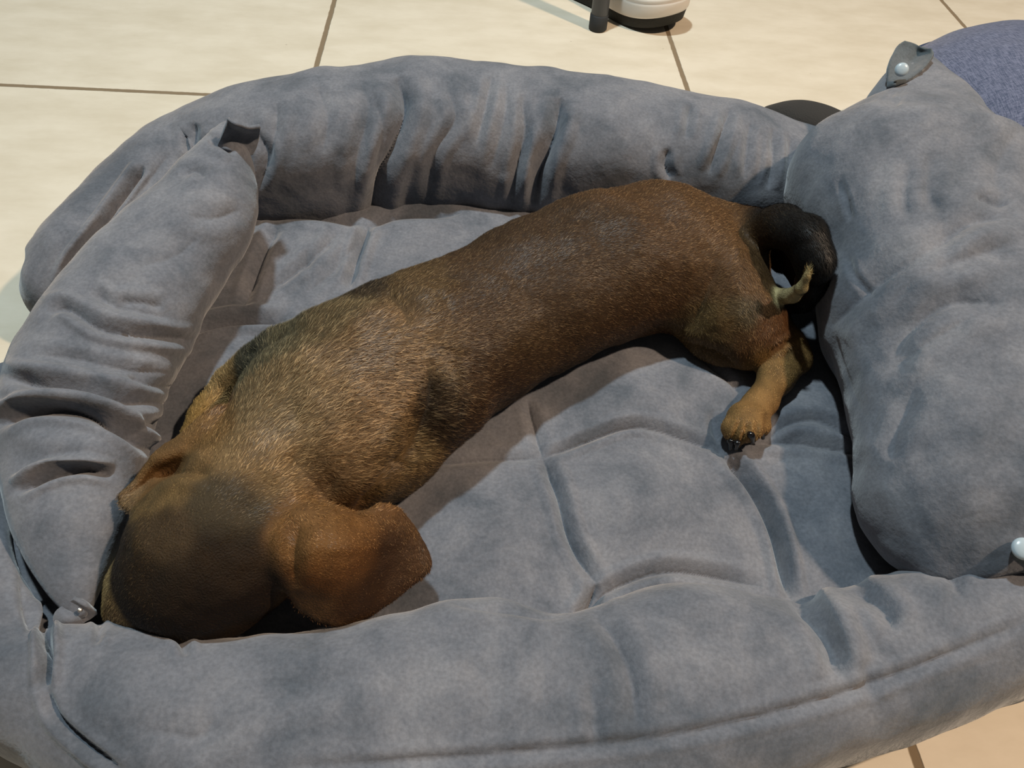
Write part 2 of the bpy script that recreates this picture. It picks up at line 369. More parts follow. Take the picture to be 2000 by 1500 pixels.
loft('front_rim', rows, 760, 200, SUEDE, bed, .0028, [
    ([(88, 1225), (90, 1280), (86, 1340)], 10, 16, .3), ([(92, 1170), (90, 1220), (88, 1260)], 9, 12, .3),
    ([(86, 1340), (110, 1400), (160, 1450), (240, 1510)], 10, 5, .5),
    ([(30, 1010), (45, 1090), (85, 1180)], 14, 5, .5), ([(35, 1130), (50, 1190), (70, 1250)], 9, 3, .5),
    ([(190, 1195), (195, 1230), (185, 1260)], 8, 3, .5), ([(330, 1235), (355, 1250), (365, 1280)], 9, 5, .5),
    ([(1545, 1165), (1590, 1200), (1625, 1260), (1640, 1320)], 20, 11, .35),
    ([(1160, 1200), (1200, 1240), (1235, 1330), (1245, 1420)], 18, 5, .4),
    ([(1150, 1330), (1160, 1380), (1165, 1450)], 14, 3, .5),
    ([(1665, 1150), (1720, 1180), (1750, 1230)], 16, 6, .5), ([(1800, 1110), (1850, 1120), (1880, 1165)], 16, 4, .5),
    ([(1690, 1290), (1700, 1330), (1705, 1370)], 14, 3, .4),
    ([(560, 1500), (900, 1480), (1300, 1440), (1600, 1370), (1800, 1300), (2010, 1215)], 11, 4, .35),
    ([(880, 1175), (1000, 1190), (1100, 1205)], 12, 4, .4),
    ([(500, 1330), (620, 1335), (720, 1310)], 26, 2, .5), ([(900, 1290), (950, 1330), (960, 1400)], 30, 2, .5),
    ([(1300, 1240), (1420, 1250), (1500, 1290)], 30, 2, .5), ([(420, 1400), (380, 1440), (260, 1420)], 30, 2.5, .4),
], [(270, 1215, 60, 24, 0, 5), (620, 1225, 130, 24, 0, 3), (960, 1195, 100, 30, 0, 6), (1340, 1170, 110, 30, 0, 6), (1650, 1230, 25, 80, -20, 5)], seed=41)

# ---- corner tabs and snap buttons
def sheet(name, poly_rows, m, parent, th=.003, n=24):
    """rows of points (each row the same count) splined into a thick cloth"""
    A = np.array(poly_rows, float); a = np.stack([spline(r, n) for r in A]); V = np.stack([spline(a[:, j], n) for j in range(n)], 1)
    V = V + grid_normals(V) * (.0012 * fbm(V, 60, 2, 5))[..., None]
    o = link_mesh(name, V.reshape(-1, 3), grid_faces(n, n), m, parent)
    s = o.modifiers.new('thick', 'SOLIDIFY'); s.thickness = th; s.offset = 0
    return o
def tab(rows, parent=None, m=None):
    return sheet('corner_tab', [[P(*p) for p in r] for r in rows], m or SUEDE_TAB, parent or bed)
tab([[(1732, 172, .195), (1735, 130, .205), (1750, 95, .21), (1766, 80, .214)], [(1750, 166, .2), (1760, 128, .203), (1776, 100, .208), (1786, 86, .212)], [(1775, 155, .203), (1785, 124, .202), (1798, 106, .206), (1806, 94, .212)], [(1800, 140, .206), (1812, 122, .21), (1822, 108, .212), (1820, 96, .214)]])
tab([[(1885, 1078, .103), (1935, 1062, .12), (2000, 1042, .13), (2040, 1032, .13)], [(1898, 1083, .104), (1948, 1080, .12), (2000, 1080, .128), (2040, 1080, .128)], [(1912, 1090, .104), (1958, 1102, .113), (2000, 1118, .115), (2040, 1125, .113)]])
tab([[(424, 290, .15), (432, 266, .162), (440, 246, .172), (446, 230, .178)], [(452, 296, .152), (455, 272, .158), (460, 254, .166), (464, 242, .176)], [(475, 310, .14), (480, 285, .148), (484, 264, .157), (486, 246, .170)], [(492, 300, .14), (500, 285, .145), (504, 266, .152), (507, 244, .168)]], m=SUEDE)
tab([[(104, 1216, .08), (112, 1196, .083), (128, 1178, .086), (146, 1166, .09)], [(118, 1224, .076), (136, 1208, .084), (152, 1196, .08), (170, 1180, .086)], [(136, 1232, .074), (156, 1220, .076), (174, 1210, .074), (190, 1196, .076)]], m=SUEDE)
tab([[(66, 520, .03), (70, 530, .035), (72, 545, .03)], [(80, 520, .03), (84, 532, .03), (92, 548, .03)]])
PLASTIC = mat('snap_plastic', srgb(176, 190, 198), .25, spec=.5)
METAL = mat('snap_metal', srgb(190, 185, 180), .3, metallic=.9)
def lathe(prof, n=40):
    a = np.linspace(0, 2 * np.pi, n, endpoint=False); p = np.array(prof)
    return np.stack([p[:, 0, None] * np.cos(a), p[:, 0, None] * np.sin(a), np.repeat(p[:, 1, None], n, 1)], -1)
def snap(px, py, z, rp, nrm, m):
    c = P(px, py, z); r = rp * depth(c) / F
    V = lathe([(.0001, .45), (.4, .43), (.75, .34), (.95, .2), (1.0, .05), (1.0, -.05), (.9, -.12), (.0001, -.12)]) * r
    q = Vector(nrm).to_track_quat('Z', 'Y').to_matrix(); V = V @ np.array(q).T + c
    link_mesh('snap_button', V.reshape(-1, 3), grid_faces(V.shape[0], V.shape[1], True), m, bed)
snap(1761, 136, .212, 13, (-.3, -.75, .6), PLASTIC)
snap(1999, 1072, .134, 22, (-.25, -.35, .9), PLASTIC)
snap(156, 1192, .088, 5, (.5, -.3, .8), METAL)

# ------------------------------------------------------------------ dog
dog = empty('dog', (*P(900, 700, 0)[:2], MZ), 'short-haired brown and black dog lying curled on its belly in the grey bed', 'dog')
H = .0014
lo = np.array([-.40, .13, .035]); hi = np.array([.31, .64, .21])
ax = [np.arange(lo[i], hi[i], H) for i in range(3)]
SD = np.full([len(a) for a in ax], .02, np.float32)
segs = []                       # for the lie of the fur: a, b, radius
def local(pa, margin):
    mn = np.maximum(((np.min(pa, 0) - margin - lo) / H).astype(int), 0); mx = np.minimum(((np.max(pa, 0) + margin - lo) / H).astype(int) + 2, SD.shape)
    sl = tuple(slice(a, b) for a, b in zip(mn, mx))
    return sl, [ax[i][sl[i]].astype(np.float32) for i in range(3)]
def smin(a, b, k):
    h = np.maximum(k - np.abs(a - b), 0) / k; return np.minimum(a, b) - h * h * k * .25
def cone(a, b, ra, rb, k=.02, flat=1.0):
    a = np.asarray(a, float); b = np.asarray(b, float); segs.append((a, b, (ra + rb) / 2))
    sl, (X, Y, Z) = local([a, b], max(ra, rb) + k + .004)
    if any(s.stop <= s.start for s in sl): return
    d = b - a; L = (d ** 2).sum() + 1e-12
    X = X[:, None, None] - a[0]; Y = Y[None, :, None] - a[1]; Z = Z[None, None, :] - a[2]
    t = np.clip((X * d[0] + Y * d[1] + Z * d[2]) / L, 0, 1)
    D = np.sqrt((X - t * d[0]) ** 2 + (Y - t * d[1]) ** 2 + ((Z - t * d[2]) / flat) ** 2) - (ra + (rb - ra) * t)
    SD[sl] = smin(SD[sl], D.astype(np.float32), k)
def B(px, py, z, rp):
    c = P(px, py, z); return c, rp * depth(c) / F
def bone(seq, k=.02, flat=1.0):
    q = [B(*s) for s in seq]
    for (a, ra), (b, rb) in zip(q[:-1], q[1:]): cone(a, b, ra, rb, k, flat)
def tri(pts, tris, th, k=.006):
    """thin skin (an ear) from triangles"""
    for t in tris:
        a, b, c = [pts[i] for i in t]
        sl, (X, Y, Z) = local([a, b, c], th + k + .004)
        G = np.stack(np.meshgrid(X, Y, Z, indexing='ij'), -1) - a
        e0, e1 = b - a, c - a; n = np.cross(e0, e1); n = n / np.linalg.norm(n)
        d00, d01, d11 = e0 @ e0, e0 @ e1, e1 @ e1; g0, g1 = G @ e0, G @ e1; den = d00 * d11 - d01 ** 2
        v = (d11 * g0 - d01 * g1) / den; w = (d00 * g1 - d01 * g0) / den
        ins = (v >= 0) & (w >= 0) & (v + w <= 1)
        def sg(o, e):
            tt = np.clip(((G - o) @ e) / (e @ e), 0, 1); return np.linalg.norm(G - o - tt[..., None] * e, axis=-1)
        D = np.minimum(np.minimum(sg(0, e0), sg(0, e1)), sg(e0, e1 - e0)); D = np.where(ins, np.abs(G @ n), D) - th
        SD[sl] = smin(SD[sl], D.astype(np.float32), k)
# trunk from rump to neck
bone([(1382, 488, .088, 104), (1285, 500, .092, 143), (1165, 526, .094, 146), (1040, 583, .094, 147), (910, 652, .095, 150), (800, 708, .098, 165), (695, 762, .102, 166), (620, 810, .104, 148), (560, 880, .103, 118)], .02, .9)
bone([(560, 880, .105, 112), (500, 960, .105, 115), (450, 1030, .10, 128)], .02)
# shoulder and elbow, near side
bone([(690, 830, .115, 100), (740, 880, .09, 80), (700, 960, .07, 50)], .02)
bone([(650, 690, .11, 62), (560, 710, .095, 58), (505, 735, .08, 38)], .02)
bone([(830, 785, .10, 100), (765, 890, .075, 62)], .02)
bone([(690, 900, .11, 80), (640, 960, .09, 70)], .02)
# haunch
bone([(1390, 560, .086, 106), (1425, 620, .08, 84), (1445, 660, .07, 58)], .02, .92)
bone([(1412, 565, .094, 86), (1452, 505, .085, 42)], .015)
bone([(1455, 640, .075, 72), (1400, 655, .065, 50)], .02)
# shank, hock, hind paw
bone([(1500, 640, .075, 40), (1535, 680, .068, 33), (1556, 702, .064, 25)], .012)
bone([(1556, 704, .064, 24), (1520, 735, .064, 30), (1485, 785, .062, 27), (1462, 815, .062, 33)], .01)
bone([(1505, 690, .07, 26), (1530, 672, .074, 14)], .008)
for t in [((1440, 812, .064, 20), (1428, 838, .064, 18), (1426, 858, .058, 11)), ((1452, 815, .07, 22), (1443, 845, .066, 17), (1441, 862, .06, 11)),
          ((1470, 815, .07, 22), (1468, 838, .068, 18), (1463, 852, .062, 11)), ((1480, 812, .064, 20), (1484, 834, .062, 15), (1482, 846, .058, 10))]:
    bone(t, .006)
# fore leg, far side
bone([(500, 720, .085, 44), (452, 752, .07, 30), (410, 806, .063, 27), (380, 850, .06, 26)], .014)
# skull, cheeks, muzzle tucked against the rim
bone([(440, 1040, .098, 128), (400, 1080, .094, 132), (370, 1125, .085, 112)], .02)
bone([(490, 1075, .095, 100), (420, 1120, .085, 108)], .02)
bone([(340, 1125, .080, 90), (290, 1165, .07, 62), (262, 1195, .062, 40)], .02)
bone([(380, 1045, .092, 60), (340, 1100, .083, 66)], .015)
# near ear: base, spread flap with a fold
def ear(rows, th, k):
    A_ = [spline([P(*p) for p in r_], 9) for r_ in rows]; G_ = np.stack([spline([a_[j_] for a_ in A_], 14) for j_ in range(9)], 1)
    pts_ = list(G_.reshape(-1, 3)); tr = []
    for i_ in range(13):
        for j_ in range(8):
            a_ = i_ * 9 + j_; tr += [(a_, a_ + 1, a_ + 9), (a_ + 1, a_ + 10, a_ + 9)]
    global SD
    keep = SD; SD = np.full_like(SD, .02); tri(pts_, tr, th, 1e-6)
    new = SD; SD = keep; sl, _ = local(np.array(pts_), .02); SD[sl] = smin(SD[sl], new[sl], k)
ear([[(575, 988, .122), (560, 1050, .130), (560, 1120, .116), (585, 1178, .094)], [(635, 990, .126), (640, 1060, .134), (630, 1130, .115), (625, 1204, .086)], [(700, 1006, .118), (700, 1060, .124), (690, 1130, .106), (678, 1214, .078)], [(762, 994, .110), (765, 1050, .106), (745, 1130, .089), (728, 1192, .073)], [(796, 1024, .098), (812, 1062, .090), (812, 1105, .082), (786, 1148, .073)], [(818, 1062, .090), (830, 1084, .085), (835, 1104, .081), (822, 1120, .077)]], .0028, .006)
bone([(560, 1060, .11, 58), (610, 1070, .116, 40), (650, 1090, .113, 18)], .02)
# far ear: folded back
ear([[(446, 812, .120), (440, 860, .130), (440, 910, .134), (430, 950, .132)], [(418, 800, .130), (392, 850, .132), (384, 905, .122), (382, 955, .128)], [(360, 848, .128), (338, 885, .126), (328, 925, .113), (330, 978, .127)], [(312, 882, .122), (290, 915, .118), (283, 948, .108), (292, 994, .120)], [(276, 935, .114), (262, 952, .111), (260, 966, .109), (266, 996, .113)], [(240, 966, .110), (238, 972, .109), (240, 979, .108), (244, 987, .109)]], .0026, .005)
bone([(450, 920, .112, 50), (400, 930, .10, 32)], .015)
# tail
bone([(1455, 445, .11, 40), (1525, 442, .145, 36), (1572, 462, .155, 38), (1592, 510, .145, 34), (1590, 552, .115, 29), (1568, 588, .095, 15), (1535, 600, .08, 9)], .012)
bone([(1512, 480, .095, 24), (1524, 520, .085, 14)], .01)
bone([(1535, 470, .11, 26), (1556, 510, .10, 24), (1560, 550, .09, 18)], .012)
bone([(1515, 580, .105, 16), (1548, 577, .122, 14), (1566, 562, .138, 11), (1576, 540, .15, 7), (1580, 515, .158, 4)], .003)
# flat underside where it lies on the bed
Zc = ax[2][None, None, :]
SD = -smin(-SD, -(.053 - Zc).astype(np.float32) * np.ones_like(SD), .01)
import openvdb
g = openvdb.FloatGrid(.02); g.copyFromArray(SD.astype(np.float32)); 
pts, quads = g.convertToQuads(0.0, ) if False else g.convertToQuads(isovalue=0.0)
DV = pts.astype(float) * H + lo
DF = quads.astype(np.int64)[:, ::-1]
# light smoothing
def vnormals(V, Fq):
    n = np.cross(V[Fq[:, 2]] - V[Fq[:, 0]], V[Fq[:, 3]] - V[Fq[:, 1]]); r = np.zeros_like(V)
    for k in range(4):
        for c in range(3): r[:, c] += np.bincount(Fq[:, k], n[:, c], len(V))
    return r / np.maximum(np.linalg.norm(r, axis=1, keepdims=True), 1e-12)
for it in range(3):
    s = np.zeros_like(DV); c = np.bincount(np.concatenate([DF.ravel()] * 2), minlength=len(DV))[:, None]
    for k in range(4):
        for nb in ((k + 1) % 4, (k - 1) % 4):
            for q in range(3): s[:, q] += np.bincount(DF[:, k], DV[DF[:, nb], q], len(DV))
    DV = DV * .5 + .5 * s / np.maximum(c, 1)
DN = vnormals(DV, DF)
if (DN * (DV - DV.mean(0))).sum() < 0: DF = DF[:, ::-1]; DN = -DN
DV = DV + DN * (.0012 * fbm(DV, 45, 3, 77))[:, None]
DN = strokes_n = DN
DV = strokes(DV, DN, [
    ([(1330, 668), (1400, 690), (1440, 720)], 10, 3, .3), ([(1400, 520), (1370, 590), (1350, 650)], 22, 3, .4),
    ([(830, 700), (835, 780), (800, 880), (740, 950)], 26, 6, .35), ([(880, 680), (900, 760), (880, 830)], 24, 3, .4),
    ([(740, 560), (780, 600), (800, 640)], 22, 3, .4), ([(470, 700), (520, 670), (600, 630)], 20, 3, .4),
    ([(690, 1000), (740, 950), (790, 900)], 12, 5, .3), ([(560, 880), (600, 930), (650, 990)], 26, 3, .4),
    ([(585, 1010), (570, 1080), (575, 1150)], 16, 3, .4), ([(300, 930), (350, 915), (410, 925)], 14, 4, .5),
    ([(1505, 690), (1540, 665), (1560, 650)], 5, 3, .5), ([(1447, 820), (1438, 840), (1433, 862)], 4, 2.5, .4), ([(1460, 825), (1455, 845), (1452, 862)], 4, 2.5, .4), ([(1478, 820), (1478, 840), (1475, 852)], 4, 2, .4),
])
DN = vnormals(DV, DF)

# coat colours: patches set on the animal
PATCH = [  # px, py, z, radius px, colour
    (1300, 400, .15, 110, (104, 72, 42)), (1400, 430, .14, 90, (110, 78, 46)), (1480, 520, .11, 60, (118, 86, 52)), (1180, 470, .15, 90, (84, 60, 38)), (1300, 520, .16, 100, (98, 68, 40)),
    (1200, 600, .15, 90, (88, 62, 36)), (1050, 520, .15, 90, (84, 60, 38)), (1080, 650, .15, 80, (96, 70, 42)), (950, 560, .15, 80, (92, 66, 42)), (1000, 740, .13, 70, (84, 58, 34)),
    (900, 650, .17, 60, (112, 84, 54)), (820, 560, .15, 60, (112, 86, 56)), (830, 690, .17, 40, (78, 60, 42)), (910, 740, .15, 40, (128, 104, 74)), (860, 800, .13, 40, (70, 52, 34)),
    (750, 650, .17, 80, (140, 108, 76)), (640, 620, .15, 60, (120, 100, 72)), (720, 580, .14, 40, (66, 52, 38)), (560, 680, .13, 60, (116, 104, 80)), (500, 700, .11, 40, (78, 74, 62)),
    (640, 760, .17, 80, (160, 128, 94)), (750, 780, .16, 70, (148, 112, 76)), (540, 800, .15, 70, (150, 124, 92)), (700, 880, .15, 70, (150, 114, 78)), (770, 880, .12, 50, (128, 100, 64)), (600, 860, .16, 50, (146, 114, 80)),
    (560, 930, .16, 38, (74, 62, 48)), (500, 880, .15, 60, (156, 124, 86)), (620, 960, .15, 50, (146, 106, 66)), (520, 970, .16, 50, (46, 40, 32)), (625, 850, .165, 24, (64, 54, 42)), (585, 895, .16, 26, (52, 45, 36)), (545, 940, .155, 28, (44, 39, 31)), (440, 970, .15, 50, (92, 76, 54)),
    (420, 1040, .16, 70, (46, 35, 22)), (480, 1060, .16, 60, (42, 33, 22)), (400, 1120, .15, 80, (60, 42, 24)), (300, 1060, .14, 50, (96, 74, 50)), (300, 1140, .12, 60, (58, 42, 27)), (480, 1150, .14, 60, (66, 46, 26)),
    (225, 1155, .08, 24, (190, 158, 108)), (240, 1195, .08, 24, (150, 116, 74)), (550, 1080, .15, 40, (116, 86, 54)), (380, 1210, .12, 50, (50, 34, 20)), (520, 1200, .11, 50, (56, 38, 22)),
    (620, 1030, .14, 60, (156, 108, 58)), (680, 1070, .12, 60, (146, 96, 46)), (640, 1130, .12, 50, (142, 92, 44)), (600, 1170, .10, 40, (146, 108, 72)), (640, 1195, .08, 26, (136, 98, 66)),
    (760, 1080, .10, 50, (84, 54, 30)), (790, 1110, .09, 40, (112, 78, 52)), (700, 1150, .09, 50, (90, 58, 30)), (780, 1020, .10, 30, (130, 90, 54)), (735, 1010, .11, 30, (146, 100, 56)),
    (410, 860, .13, 50, (152, 112, 66)), (340, 900, .12, 40, (150, 110, 66)), (360, 920, .11, 28, (124, 82, 48)), (430, 820, .12, 24, (112, 76, 46)), (260, 980, .10, 28, (156, 124, 90)), (350, 970, .13, 40, (146, 114, 72)), (400, 920, .13, 40, (154, 118, 76)),
    (430, 750, .08, 36, (182, 146, 98)), (400, 800, .07, 36, (180, 138, 76)),
    (1420, 620, .13, 40, (86, 76, 60)), (1460, 620, .12, 34, (98, 82, 58)), (1380, 660, .09, 40, (124, 96, 58)), (1440, 700, .09, 40, (112, 76, 42)), (1500, 640, .09, 34, (112, 72, 38)), (1400, 705, .07, 30, (120, 92, 54)),
    (1560, 700, .07, 40, (150, 114, 66)), (1510, 740, .07, 40, (160, 122, 72)), (1470, 800, .07, 40, (178, 134, 80)), (1450, 840, .07, 34, (180, 136, 82)),
    (1540, 430, .14, 40, (26, 20, 16)), (1600, 480, .15, 44, (14, 12, 11)), (1610, 540, .14, 44, (12, 11, 10)), (1580, 600, .09, 36, (12, 11, 10)), (1550, 470, .15, 44, (14, 12, 11)), (1506, 425, .14, 38, (16, 13, 11)), (1540, 425, .155, 42, (12, 11, 10)), (1520, 455, .14, 36, (12, 11, 10)), (1520, 500, .10, 40, (14, 12, 10)),
    (1520, 580, .11, 14, (235, 215, 165)), (1545, 577, .125, 15, (235, 215, 165)), (1567, 562, .142, 12, (230, 208, 155)), (1578, 538, .153, 9, (210, 185, 135)),
    (1426, 872, .058, 12, (24, 20, 18)), (1478, 862, .058, 16, (24, 20, 18)), (1450, 874, .055, 14, (24, 20, 18)),
]
def coat(V):
    acc = np.zeros((len(V), 3)); wt = np.full(len(V), 1e-6)
    acc += wt[:, None] * srgb(92, 66, 40)
    for (px, py, z, rp, col) in PATCH:
        c = P(px, py, z); r = rp * depth(c) / F
        d2 = ((V - c) ** 2).sum(1) / r ** 2
        w = np.exp(-d2 * 1.6) * min(4, (50 / rp)) + 1e-9; acc += w[:, None] * srgb(*col); wt += w
    c_ = acc / wt[:, None]; g_ = c_.mean(1, keepdims=True); return (c_ * .94 + g_ * .06) * np.array([.74, .735, .64])
cc = coat(DV)
mot = fbm(DV, 120, 3, 5); cc = cc * (1 + .22 * mot)[:, None]
def color_mat(name, rough, spec, attr='coat', bump=0, sheen=0):
    m = mat(name, (1, 1, 1), rough, sheen, bump, 900, spec=spec); a = m.node_tree.nodes.new('ShaderNodeAttribute'); a.attribute_name = attr
    m.node_tree.links.new(a.outputs['Color'], m.node_tree.nodes['Principled BSDF'].inputs['Base Color']); return m
SKIN = color_mat('coat_skin', .75, .25, bump=.5); FUR = color_mat('coat_hair', .5, .35)
def set_color(o, col):
    a = o.data.color_attributes.new('coat', 'FLOAT_COLOR', 'POINT')
    a.data.foreach_set('color', np.concatenate([np.clip(col, 0, 1), np.ones((len(col), 1))], 1).astype(np.float32).ravel())
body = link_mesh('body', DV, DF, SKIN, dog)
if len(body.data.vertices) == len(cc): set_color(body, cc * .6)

# short hair lying along the body
area = np.linalg.norm(np.cross(DV[DF[:, 2]] - DV[DF[:, 0]], DV[DF[:, 3]] - DV[DF[:, 1]]), axis=1) / 2
fc = DV[DF].mean(1); ok = (fc[:, 2] > .056)
prob = area * ok; prob /= prob.sum(); NH = 240000
fi = rng.choice(len(DF), NH, p=prob); uv = rng.random((NH, 2)); q = DV[DF[fi]]
root = (q[:, 0] * ((1 - uv[:, 0]) * (1 - uv[:, 1]))[:, None] + q[:, 1] * (uv[:, 0] * (1 - uv[:, 1]))[:, None] + q[:, 2] * (uv[:, 0] * uv[:, 1])[:, None] + q[:, 3] * ((1 - uv[:, 0]) * uv[:, 1])[:, None])
nn = DN[DF[fi, 0]]
SA = np.array([s[0] for s in segs]); SB = np.array([s[1] for s in segs]); SR = np.array([s[2] for s in segs])
flow = np.zeros_like(root); 
for a, b, r in segs:
    d = b - a; L = np.linalg.norm(d)
    if L < 1e-4: continue
    t = np.clip(((root - a) @ d) / L ** 2, 0, 1); D = np.linalg.norm(root - a - t[:, None] * d, axis=1) - r
    dirn = d / L
    flow += dirn * np.exp(-np.maximum(D, 0) / .008)[:, None]
# trunk was listed rump to neck, hair lies neck to rump
trunk = np.array([s[:3] for s in [np.r_[P(1392, 492, .098)], P(560, 870, .105)]])
px_, py_ = proj(root)
isbody = (px_ < 1440) & (px_ > 300) & ~((py_ > 1000) & (px_ > 560))
tdir = P(1392, 492, .1) - P(560, 870, .1); tdir /= np.linalg.norm(tdir)
hd = P(560, 870, .1) - P(360, 1130, .1); hd /= np.linalg.norm(hd)
w = np.clip((px_ - 420) / 250, 0, 1)[:, None]; base = tdir * w + hd * (1 - w)
down = np.array([0, 0, -1.0]) - nn * (-nn[:, 2:3]); 
flow = np.where(isbody[:, None], base + .45 * down, flow)
sw = np.stack([noise(root, 28, 91), noise(root, 28, 92), noise(root, 28, 93)], 1)
flow = flow / np.maximum(np.linalg.norm(flow, axis=1, keepdims=True), 1e-6) + .35 * sw + .22 * rng.normal(size=root.shape)
flow -= nn * (flow * nn).sum(1)[:, None]; flow /= np.maximum(np.linalg.norm(flow, axis=1, keepdims=True), 1e-6)
def gauss(x, y, r): return np.exp(-((px_ - x) ** 2 + (py_ - y) ** 2) / r ** 2)
ln = .0036 + .0026 * gauss(620, 740, 220) + .002 * gauss(850, 800, 120) - .0022 * gauss(400, 1110, 170) - .0026 * gauss(700, 1100, 130) - .002 * gauss(1480, 780, 100) + .002 * gauss(1600, 500, 60) - .0022 * gauss(340, 900, 90) - .0025 * gauss(1555, 570, 35)
ln = np.maximum(ln, .0018) * (.7 + .6 * rng.random(NH))
lift = .22 + .15 * rng.random(NH)
d1 = flow * np.cos(lift)[:, None] + nn * np.sin(lift)[:, None]; d2 = flow * np.cos(lift * .3)[:, None] + nn * np.sin(lift * .3)[:, None]
side = np.cross(flow, nn); wd = (.0001 + .00007 * rng.random(NH))[:, None]
root = root - nn * .0003
mid = root + d1 * (ln * .55)[:, None]; tip = mid + d2 * (ln * .45)[:, None]
HV = np.stack([root - side * wd, root + side * wd, mid + side * wd * .8, mid - side * wd * .8, tip + side * wd * .12, tip - side * wd * .12], 1)
k = np.arange(NH)[:, None] * 6
HF = np.vstack([k + [0, 1, 2, 3], k + [3, 2, 4, 5]])
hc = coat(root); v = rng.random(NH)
agout = np.clip(.5 + gauss(620, 740, 260) + .6 * gauss(880, 740, 100) + .3 * gauss(1300, 550, 300) - 1.2 * gauss(1580, 500, 90) - .6 * gauss(420, 1100, 150), 0, 1.3)
mul = .4 + 1.2 * v ** 1.3; hl = (v > .86) * agout
hc1 = hc * mul[:, None]; hc1 = hc1 + hl[:, None] * (srgb(180, 158, 122) * .25 + hc * .4)
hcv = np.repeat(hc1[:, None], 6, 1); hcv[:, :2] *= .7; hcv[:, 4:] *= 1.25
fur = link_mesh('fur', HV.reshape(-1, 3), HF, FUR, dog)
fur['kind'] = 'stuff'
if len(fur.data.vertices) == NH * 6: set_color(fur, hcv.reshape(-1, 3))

# claws
CLAW = mat('black_claw', srgb(18, 17, 18), .18, spec=.7)
for (a, b, r) in [((1424, 858, .066), (1427, 877, .058), 6.5), ((1438, 862, .068), (1437, 878, .058), 6.5), ((1463, 846, .074), (1470, 866, .062), 7), ((1484, 844, .064), (1490, 856, .058), 5.5)]:
    p0 = P(*a); p1 = P(*b); r_ = r * depth(p0) / F; mid_ = (p0 + p1) / 2 + np.array([0, 0, .0025])
    rows = [[*p0, r_ * .7, r_ * .7, 0], [*(p0 * .6 + mid_ * .4), r_, r_, 0], [*mid_, r_ * .95, r_ * .95, 0], [*p1, r_ * .35, r_ * .35, 0]]
    loft('claw', rows, 14, 16, CLAW, dog, 0, e=1.0)

# ------------------------------------------------------------------ blue cushion behind the bed
def blue_weave():
    m = mat('blue_weave', srgb(88, 98, 128), .9, .2, 0, spec=.15); nt = m.node_tree; N = nt.nodes; L = nt.links; b = N['Principled BSDF']
    tc = N.new('ShaderNodeTexCoord'); outs = []
    for sc in ((1300, 110, 300), (110, 1300, 300)):
        mp = N.new('ShaderNodeMapping'); mp.inputs['Scale'].default_value = sc; mp.inputs['Rotation'].default_value = (0, 0, .5)
        n = N.new('ShaderNodeTexNoise'); n.inputs['Scale'].default_value = 1; n.inputs['Detail'].default_value = 2
        L.new(tc.outputs['Object'], mp.inputs[0]); L.new(mp.outputs[0], n.inputs['Vector']); outs.append(n.outputs[0])
    a = N.new('ShaderNodeMath'); a.operation = 'ADD'; L.new(outs[0], a.inputs[0]); L.new(outs[1], a.inputs[1])
    r = N.new('ShaderNodeMapRange'); r.inputs['From Min'].default_value = .8; r.inputs['From Max'].default_value = 1.2; L.new(a.outputs[0], r.inputs['Value'])
    mx = N.new('ShaderNodeMix'); mx.data_type = 'RGBA'; L.new(r.outputs[0], mx.inputs[0]); mx.inputs[6].default_value = (*srgb(70, 79, 102), 1); mx.inputs[7].default_value = (*srgb(114, 119, 142), 1)
    L.new(mx.outputs[2], b.inputs['Base Color'])
    bp = N.new('ShaderNodeBump'); bp.inputs['Strength'].default_value = .4; bp.inputs['Distance'].default_value = .001; L.new(a.outputs[0], bp.inputs['Height']); L.new(bp.outputs[0], b.inputs['Normal'])
    return m
BLUE = blue_weave()
c = P(2058, 238, .10)
cu = empty('floor_cushion', (c[0], c[1], 0), 'blue heathered woven floor cushion behind the right side cushion of the dog bed', 'cushion')
prof = [(.0005, .175), (.06, .172), (.11, .160), (.15, .138), (.172, .112), (.18, .085), (.178, .055), (.165, .03), (.14, .012), (.1, .004), (.0005, .003)]
pr = spline(prof, 60); V = lathe(pr, 120); V[..., 0] += c[0]; V[..., 1] += c[1]
n_ = grid_normals(V, True); V += n_ * (.003 * fbm(V, 14, 3, 8))[..., None]
link_mesh('cover', V.reshape(-1, 3), grid_faces(V.shape[0], V.shape[1], True), BLUE, cu)
a = np.linspace(0, 2 * np.pi, 121)[:-1]
rr = [[c[0] + .1755 * math.cos(t), c[1] + .1755 * math.sin(t), .108 ] for t in a]
ring_, tub = np.array(rr), []
for i, p_ in enumerate(ring_):
    o_ = p_ - np.array([c[0], c[1], p_[2]]); o_ /= np.linalg.norm(o_); tub.append([p_ + o_ * .003 * math.cos(q_) + np.array([0, 0, .003 * math.sin(q_)]) for q_ in np.linspace(0, 2 * math.pi, 9)[:-1]])
tub = np.array(tub + [tub[0]]); link_mesh('piping', tub.reshape(-1, 3), grid_faces(len(tub), 8, True), mat('blue_piping', srgb(50, 62, 88), .9), cu)

# ------------------------------------------------------------------ dark slipper behind the back roll
DARK = mat('dark_slipper', srgb(50, 48, 46), .85, .1, .5, 500)
rows = []
for (px, py, z, rp, hz) in [(1494, 222, .014, 4, 1.0), (1508, 226, .024, 26, .85), (1545, 233, .03, 42, .8), (1590, 243, .033, 46, .8), (1640, 260, .033, 42, .8), (1690, 284, .028, 34, .85), (1715, 298, .018, 18, .9), (1724, 304, .012, 4, 1)]:
    q_ = P(px, py, z); w_ = rp * depth(q_) / F; rows.append([*q_, w_, w_ * hz, 0])
sl = loft('slipper', rows, 80, 60, DARK, None, .001, seed=3)
sl['label'] = 'dark charcoal rounded slipper on the tiles behind the back roll of the dog bed'; sl['category'] = 'slipper'

